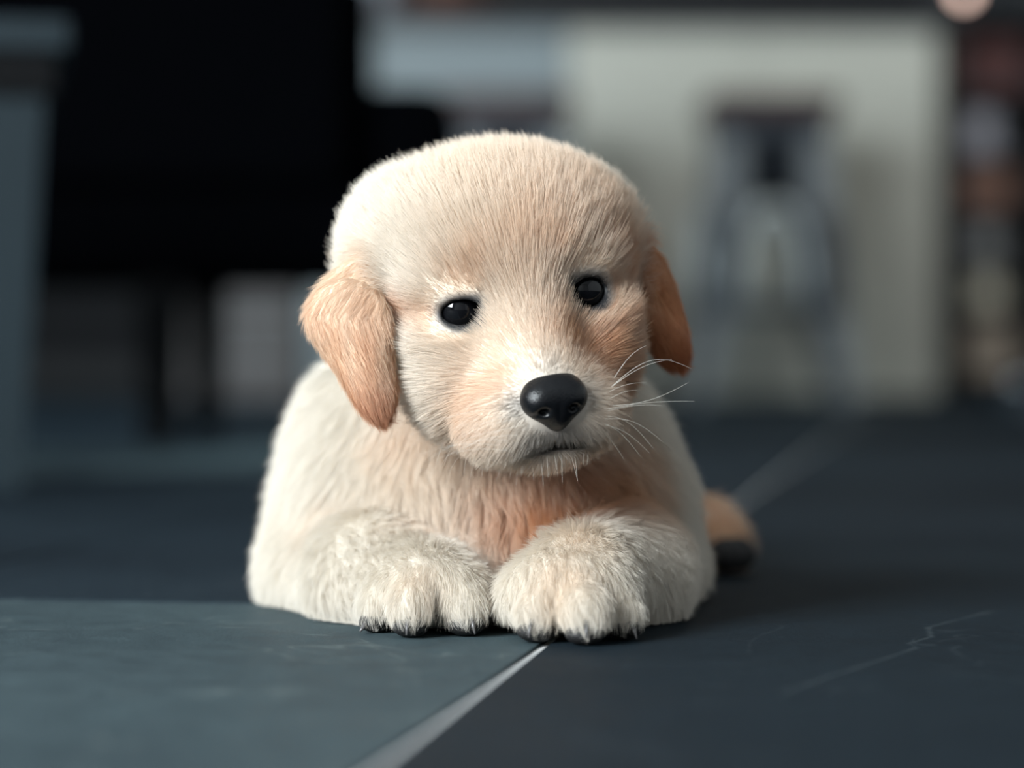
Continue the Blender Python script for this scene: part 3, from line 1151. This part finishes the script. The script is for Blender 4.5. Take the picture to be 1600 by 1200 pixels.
# ---- claws and pads
m_claw = material('claw', (0.09, 0.085, 0.085), 0.25, noise=.2)
m_pad = material('black_pad', (0.010, 0.0095, 0.010), 0.6, noise=.2, bump=.4, bscale=1200)
for (c, d, w, h) in TOES:
    tip = c + d * .0135
    p0 = tip + np.array((0, .001, .0015))
    p1 = tip + d * .004 + np.array((0, 0, -.0002))
    p2 = tip + d * .0065 + np.array((0, 0, -.0030))
    p2[2] = max(p2[2], .0012)
    pup_child(link('claw', tube_mesh('claw', [p0, p1, p2], [.0011, .0009, .0003], 10), m_claw, None, True))
    pc = c + d * .0098
    pc[2] = .0040
    pup_child(link('toe_pad', sphere_mesh('toe_pad', pc, (w * .80, 6.0, 3.9), I3, 20, 14), m_pad))
for (px, py, Y) in ((1152, 872, 1.185), (1135, 880, 1.18)):
    c = P(px, py, Y)
    c[2] = .010
    pup_child(link('toe_pad', sphere_mesh('toe_pad', c, (9, 7, 8), I3, 20, 14), m_pad))

# ---- fur
N_HAIR, N_CLUMP, NP = 580000, 42000, 6


def sample_surface(n):
    a = V[Q[:, 0]]; b_ = V[Q[:, 1]]; c = V[Q[:, 2]]; d = V[Q[:, 3]]
    ar = .5 * (np.linalg.norm(np.cross(b_ - a, c - a), axis=1) + np.linalg.norm(np.cross(c - a, d - a), axis=1))
    ctr = (a + b_ + c + d) / 4
    # thinner where nothing but the far side is
    w = np.where(ctr[:, 1] > 1.16, .35, 1.0) * np.where(ctr[:, 2] < .003, .0, 1.0)
    Lc = local(ctr)
    w *= np.where((Lc[:, 1] > -25) & (np.abs(Lc[:, 0]) < 60) & (Lc[:, 2] > -65), 1.7, 1.0)
    pr = ar * w
    f_ = RNG.choice(len(Q), n, p=pr / pr.sum())
    u, v_ = RNG.random((2, n, 1))
    return (a[f_] * (1 - u) * (1 - v_) + b_[f_] * u * (1 - v_) + c[f_] * u * v_ + d[f_] * (1 - u) * v_)


def unit(x):
    return x / (np.linalg.norm(x, axis=1)[:, None] + 1e-9)


guides = [   # where, which way the coat lies there (x, y, z)
    (P(480, 650, 1.12), (-.4, .8, -.5)), (P(420, 800, 1.12), (-.3, .5, -.9)), (P(430, 900, 1.05), (-.3, .2, -.9)),
    (P(560, 720, 1.03), (-.5, .1, -.9)), (P(640, 760, 1.0), (.3, -.2, -.8)), (P(690, 790, .995), (.8, -.2, -.6)), (P(760, 840, .99), (.6, -.2, -.8)), (P(720, 740, .99), (-.2, -.2, -.9)),
    (P(840, 780, .97), (-.1, -.2, -1)), (P(900, 790, .975), (.3, -.1, -.9)), (P(960, 760, 1.0), (.5, 0, -.8)), (P(1040, 720, 1.03), (.5, .5, -.7)),
    (P(1090, 820, 1.05), (.5, .4, -.8)), (P(600, 830, 1.0), (-.2, -.3, -.7)), (P(560, 880, .98), (.3, -.9, -.5)), (P(640, 900, .95), (.4, -1, -.4)),
    (P(500, 900, 1.02), (-.1, -.5, -.8)), (P(1010, 880, 1.0), (.2, -.3, -.9)), (P(930, 860, .94), (-.1, -.8, -.6)), (P(960, 930, .94), (.3, -.6, -.8)),
    (P(1060, 890, 1.03), (.5, 0, -.8)), (P(700, 700, 1.25), (0, 1, -.3)), (P(1120, 830, 1.2), (.7, -.2, -.4)), (P(700, 560, 1.1), (-.1, .9, .1)),
]
GP = np.array([g[0] for g in guides])
GD = np.array([np.array(g[1], float) / np.linalg.norm(g[1]) for g in guides])


def fur_fields(p, n_):
    L = local(p)
    dh, de, dt, dl, dp = (eval_group(GROUPS[g], p) for g in ('head', 'ears', 'torso', 'legs', 'paws'))
    ew = ear_weight(p)
    hw = np.clip(.5 - (dh - np.minimum(np.minimum(dt, dl), dp)) / .016, 0, 1) * (1 - ew)
    pw = np.clip(.5 - (dp - np.minimum(np.minimum(dt, dl), dh)) / .008, 0, 1) * (1 - ew)
    # body
    d2 = ((p[:, None] - GP[None]) ** 2).sum(-1)
    w = 1.0 / (d2 + .012 ** 2) ** 1.6
    tb_ = (w[..., None] * GD[None]).sum(1) / w.sum(1)[:, None]
    # head: radiates from the nose
    r = L - np.array((0, 33, -31))
    r[:, 1] -= 4
    r = r * np.array((1.0, 1.0, 1.05))
    down = np.clip((-L[:, 2] - 14) / 25, 0, 1) * np.clip((np.abs(L[:, 0]) - 10) / 20, 0, 1)
    r[:, 2] -= down * 22
    th = unit(r) @ HM.T
    # ears hang
    te = np.zeros_like(p) + np.array((.0, -.05, -1.0))
    te[:, 0] += np.where(p[:, 0] < 0, np.where(p[:, 2] > .118, -.75, .35), .45)
    # toes: forward and down
    tp = np.zeros_like(p) + np.array((0, -.75, -.62))
    t = tb_ * (1 - hw - ew * 1.0)[:, None].clip(0, 1) + th * hw[:, None] + te * ew[:, None]
    t = t * (1 - pw)[:, None] + tp * pw[:, None]
    t = t + (.15 - .06 * hw)[:, None] * np.stack([wob(p, 260, 20 + i) for i in range(3)], 1) + (.13 - .06 * hw)[:, None] * np.stack([wob(p, 800, 30 + i) for i in range(3)], 1)
    bw_ = (1 - hw) * (1 - ew) * (1 - pw)
    t = t + bw_[:, None] * .58 * np.stack([wob(p, 130, 50 + i) for i in range(3)], 1)
    t = t - n_ * (t * n_).sum(1)[:, None]
    t = unit(t)
    # length in mm
    dn = np.linalg.norm(L - np.array((0, 31, -32)), axis=1)
    lh = np.interp(dn, (9, 16, 35, 60, 85), (2.4, 5.0, 8.2, 12.5, 16.5))
    for ey in EYE:
        q = np.linalg.norm(L - local(ey[None])[0] - np.array((0, 5, 0)), axis=1)
        lh = np.minimum(lh, np.interp(q, (6, 10, 18), (1.4, 2.6, 12)))
    lb = np.interp(dl - dt, (-.01, .01), (11.0, 16.0))
    ln = lb * bw_ + lh * hw + 6.8 * ew + 10.0 * pw * np.interp(p[:, 2], (.003, .013), (.32, 1))
    lift = .68 * bw_ + np.interp(dn, (10, 40, 90), (.32, .30, .70)) * hw + .22 * ew + .35 * pw
    return L, t, ln * .001, lift, ew, hw, pw, bw_


def grow(p):
    n_ = normal_at(p)
    L, t, ln, lift, ew, hw, pw, bw_ = fur_fields(p, n_)
    return n_, L, t, ln, lift, ew, hw, pw, bw_


def strand(p, n_, t, ln, lift):
    s = np.linspace(0, 1, NP)
    out_ = np.empty((len(p), NP, 3))
    a0 = np.clip(lift * 1.7, 0, 1.35)
    a1 = lift * .35
    q = p.copy() - n_ * .0004
    out_[:, 0] = q
    for k in range(1, NP):
        a = (a0 + (a1 - a0) * (s[k] ** .8))[:, None]
        q = q + (n_ * np.sin(a) + t * np.cos(a)) * (ln / (NP - 1))[:, None]
        out_[:, k] = q
    return out_


def keep_mask(p, L):
    k = np.ones(len(p), bool)
    for ey, (ew_, eh_) in zip(EYE, EYE_W):
        de = L - local(ey[None])[0]
        k &= ~((np.sqrt((de[:, 0] / (ew_ + .05)) ** 2 + ((de[:, 2] + .2) / (eh_ + .25)) ** 2) < 1.0) & (np.abs(de[:, 1]) < 15))
    dn = L - np.array((0, 29, -32.5))
    k &= ~(np.sqrt((dn[:, 0] / 11.0) ** 2 + (dn[:, 1] / 12) ** 2 + (dn[:, 2] / 9.5) ** 2) < 1.0)
    k &= ~((np.abs(L[:, 2] + 49.2 + np.abs(L[:, 0]) * .15) < 1.3) & (np.abs(L[:, 0]) < 11) & (L[:, 1] > 10))
    k &= p[:, 2] > .003
    k &= ~((np.abs(p[:, 0] - CLEFT[0]) < .0011) & (p[:, 1] < .94) & (p[:, 2] < .0185))
    for (c, d, w, h) in TOES:
        k &= ~((((p - c)[:, :2] @ d[:2]) > .0115) & (np.abs((p - c) @ np.array((d[1], -d[0], 0))) < .009) & (p[:, 2] < .0036))
    return k


cp_ = sample_surface(N_CLUMP)
cn, cL, ct, cln, clift, *_ = grow(cp_)
cln = cln * RNG.uniform(.85, 1.25, len(cp_))
ct = unit(ct + RNG.normal(0, .16, ct.shape))
cst = strand(cp_, cn, ct, cln, clift)
kd = KDTree(len(cp_))
for i, q in enumerate(cp_):
    kd.insert(q, i)
kd.balance()

hp = sample_surface(N_HAIR)
hL = local(hp)
km = keep_mask(hp, hL)
hp = hp[km]
hn, hL, ht, hln, hlift, ew, hw, pw, bw_ = grow(hp)
nh = len(hp)
near = np.fromiter((kd.find(q)[1] for q in hp), np.int64, nh)
hln = hln * RNG.uniform(.65, 1.15, nh)
ht = unit(ht + RNG.normal(0, .10, ht.shape))
hst = strand(hp, hn, ht, hln, hlift)
s = np.linspace(0, 1, NP)
ratio = (hln / cln[near]).clip(0, 1.3)
cw = (.5 * bw_ + (.36 * hw) + .40 * ew + .35 * pw)[:, None] * (s[None] ** 1.4)
off = cst[near] - cst[near][:, :1]
tgt = cst[near][:, :1] + off * ratio[:, None, None]
hst = hst * (1 - cw[..., None]) + tgt * cw[..., None]
hst[..., 2] = np.maximum(hst[..., 2], .0008)
hcol = coat(hp, ew) * RNG.uniform(.88, 1.06, (nh, 1))
rad = (np.interp(hln, (.002, .006, .014), (.000033, .000039, .000053)))[:, None] * np.interp(s, (0, .5, 1), (1, .85, .18))[None]

m_fur = bpy.data.materials.new('puppy_fur')
m_fur.use_nodes = True
nt = m_fur.node_tree
nt.nodes.clear()
out = nt.nodes.new('ShaderNodeOutputMaterial')
at = nt.nodes.new('ShaderNodeAttribute')
at.attribute_name = 'coat'
df = nt.nodes.new('ShaderNodeBsdfDiffuse')
tl = nt.nodes.new('ShaderNodeBsdfTranslucent')
gs = nt.nodes.new('ShaderNodeBsdfGlossy')
gs.inputs['Roughness'].default_value = .45
gs.inputs['Color'].default_value = (1, 1, 1, 1)
m1 = nt.nodes.new('ShaderNodeMixShader'); m1.inputs[0].default_value = .35
m2 = nt.nodes.new('ShaderNodeMixShader'); m2.inputs[0].default_value = .04
hi_ = nt.nodes.new('ShaderNodeHairInfo')
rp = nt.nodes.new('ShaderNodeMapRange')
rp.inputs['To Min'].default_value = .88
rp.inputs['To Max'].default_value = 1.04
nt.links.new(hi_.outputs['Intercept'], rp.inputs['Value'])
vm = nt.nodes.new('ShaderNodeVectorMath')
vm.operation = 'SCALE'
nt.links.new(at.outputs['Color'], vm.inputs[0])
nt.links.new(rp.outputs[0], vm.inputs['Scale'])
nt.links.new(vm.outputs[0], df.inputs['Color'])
nt.links.new(vm.outputs[0], tl.inputs['Color'])
nt.links.new(df.outputs[0], m1.inputs[1]); nt.links.new(tl.outputs[0], m1.inputs[2])
nt.links.new(m1.outputs[0], m2.inputs[1]); nt.links.new(gs.outputs[0], m2.inputs[2])
nt.links.new(m2.outputs[0], out.inputs[0])


def hair_object(name, strands, radius, colour, mat):
    n, k = strands.shape[:2]
    hc = bpy.data.hair_curves.new(name)
    hc.add_curves([k] * n)
    hc.points.foreach_set('position', strands.astype(np.float32).ravel())
    hc.points.foreach_set('radius', np.broadcast_to(radius, (n, k)).astype(np.float32).ravel())
    a = hc.attributes.new('coat', 'FLOAT_COLOR', 'CURVE')
    a.data.foreach_set('color', np.concatenate((colour, np.ones((n, 1))), 1).astype(np.float32).ravel())
    hc.materials.append(mat)
    o = bpy.data.objects.new(name, hc)
    COL.objects.link(o)
    return pup_child(o)


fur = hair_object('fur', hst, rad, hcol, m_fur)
fur['kind'] = 'stuff'

# ---- whiskers
wst, wrd = [], []


def whisker(a, b_, sag, r=.00009):
    t = np.linspace(0, 1, 8)[:, None]
    pts = a * (1 - t) + b_ * t + np.array((0, 0, 1.0)) * sag * np.sin(np.pi * t)
    wst.append(pts)
    wrd.append(r)


for (x0, y0, x1, y1, sg) in ((955, 605, 1050, 561, .002), (958, 602, 1080, 576, .006), (952, 612, 1010, 598, .001), (958, 634, 1075, 598, -.002),
                             (945, 640, 1085, 627, .001), (950, 642, 1040, 634, .001), (948, 650, 1020, 700, .003), (945, 655, 1035, 690, .003),
                             (940, 660, 1000, 712, .002), (945, 664, 1015, 708, .002), (935, 668, 975, 718, .001), (955, 622, 1000, 610, .001),
                             (930, 374, 1004, 377, .0008), (940, 404, 1000, 408, .0008), (960, 590, 1010, 540, .002)):
    whisker(P(x0, y0, .915 if y0 > 500 else .934), P(x1, y1, .925 if y0 > 500 else .955), sg, .00009 if y0 > 500 else .00004)
for k in range(22):
    x0 = 690 + k * 11 + random.uniform(-5, 5)
    y0 = 700 + 18 * math.sin(math.pi * k / 21)
    whisker(P(x0, y0, .915 + .0002 * abs(x0 - 860)), P(x0 + (x0 - 860) * .12 + random.uniform(-12, 12), y0 + random.uniform(20, 46), .915), .001, .00005)
for k in range(9):
    x0, y0 = 720 + random.uniform(-20, 40), 640 + k * 8
    whisker(P(x0 + 60, y0, .905), P(x0 - 40 - random.uniform(0, 40), y0 + random.uniform(15, 50), .905), .002, .00005)
wst = np.array(wst)
wh = hair_object('whiskers', wst, np.interp(np.linspace(0, 1, 8), (0, 1), (1, .3))[None] * np.array(wrd)[:, None], np.tile(srgb(245, 240, 230), (len(wst), 1)), m_fur)
wh['kind'] = 'stuff'
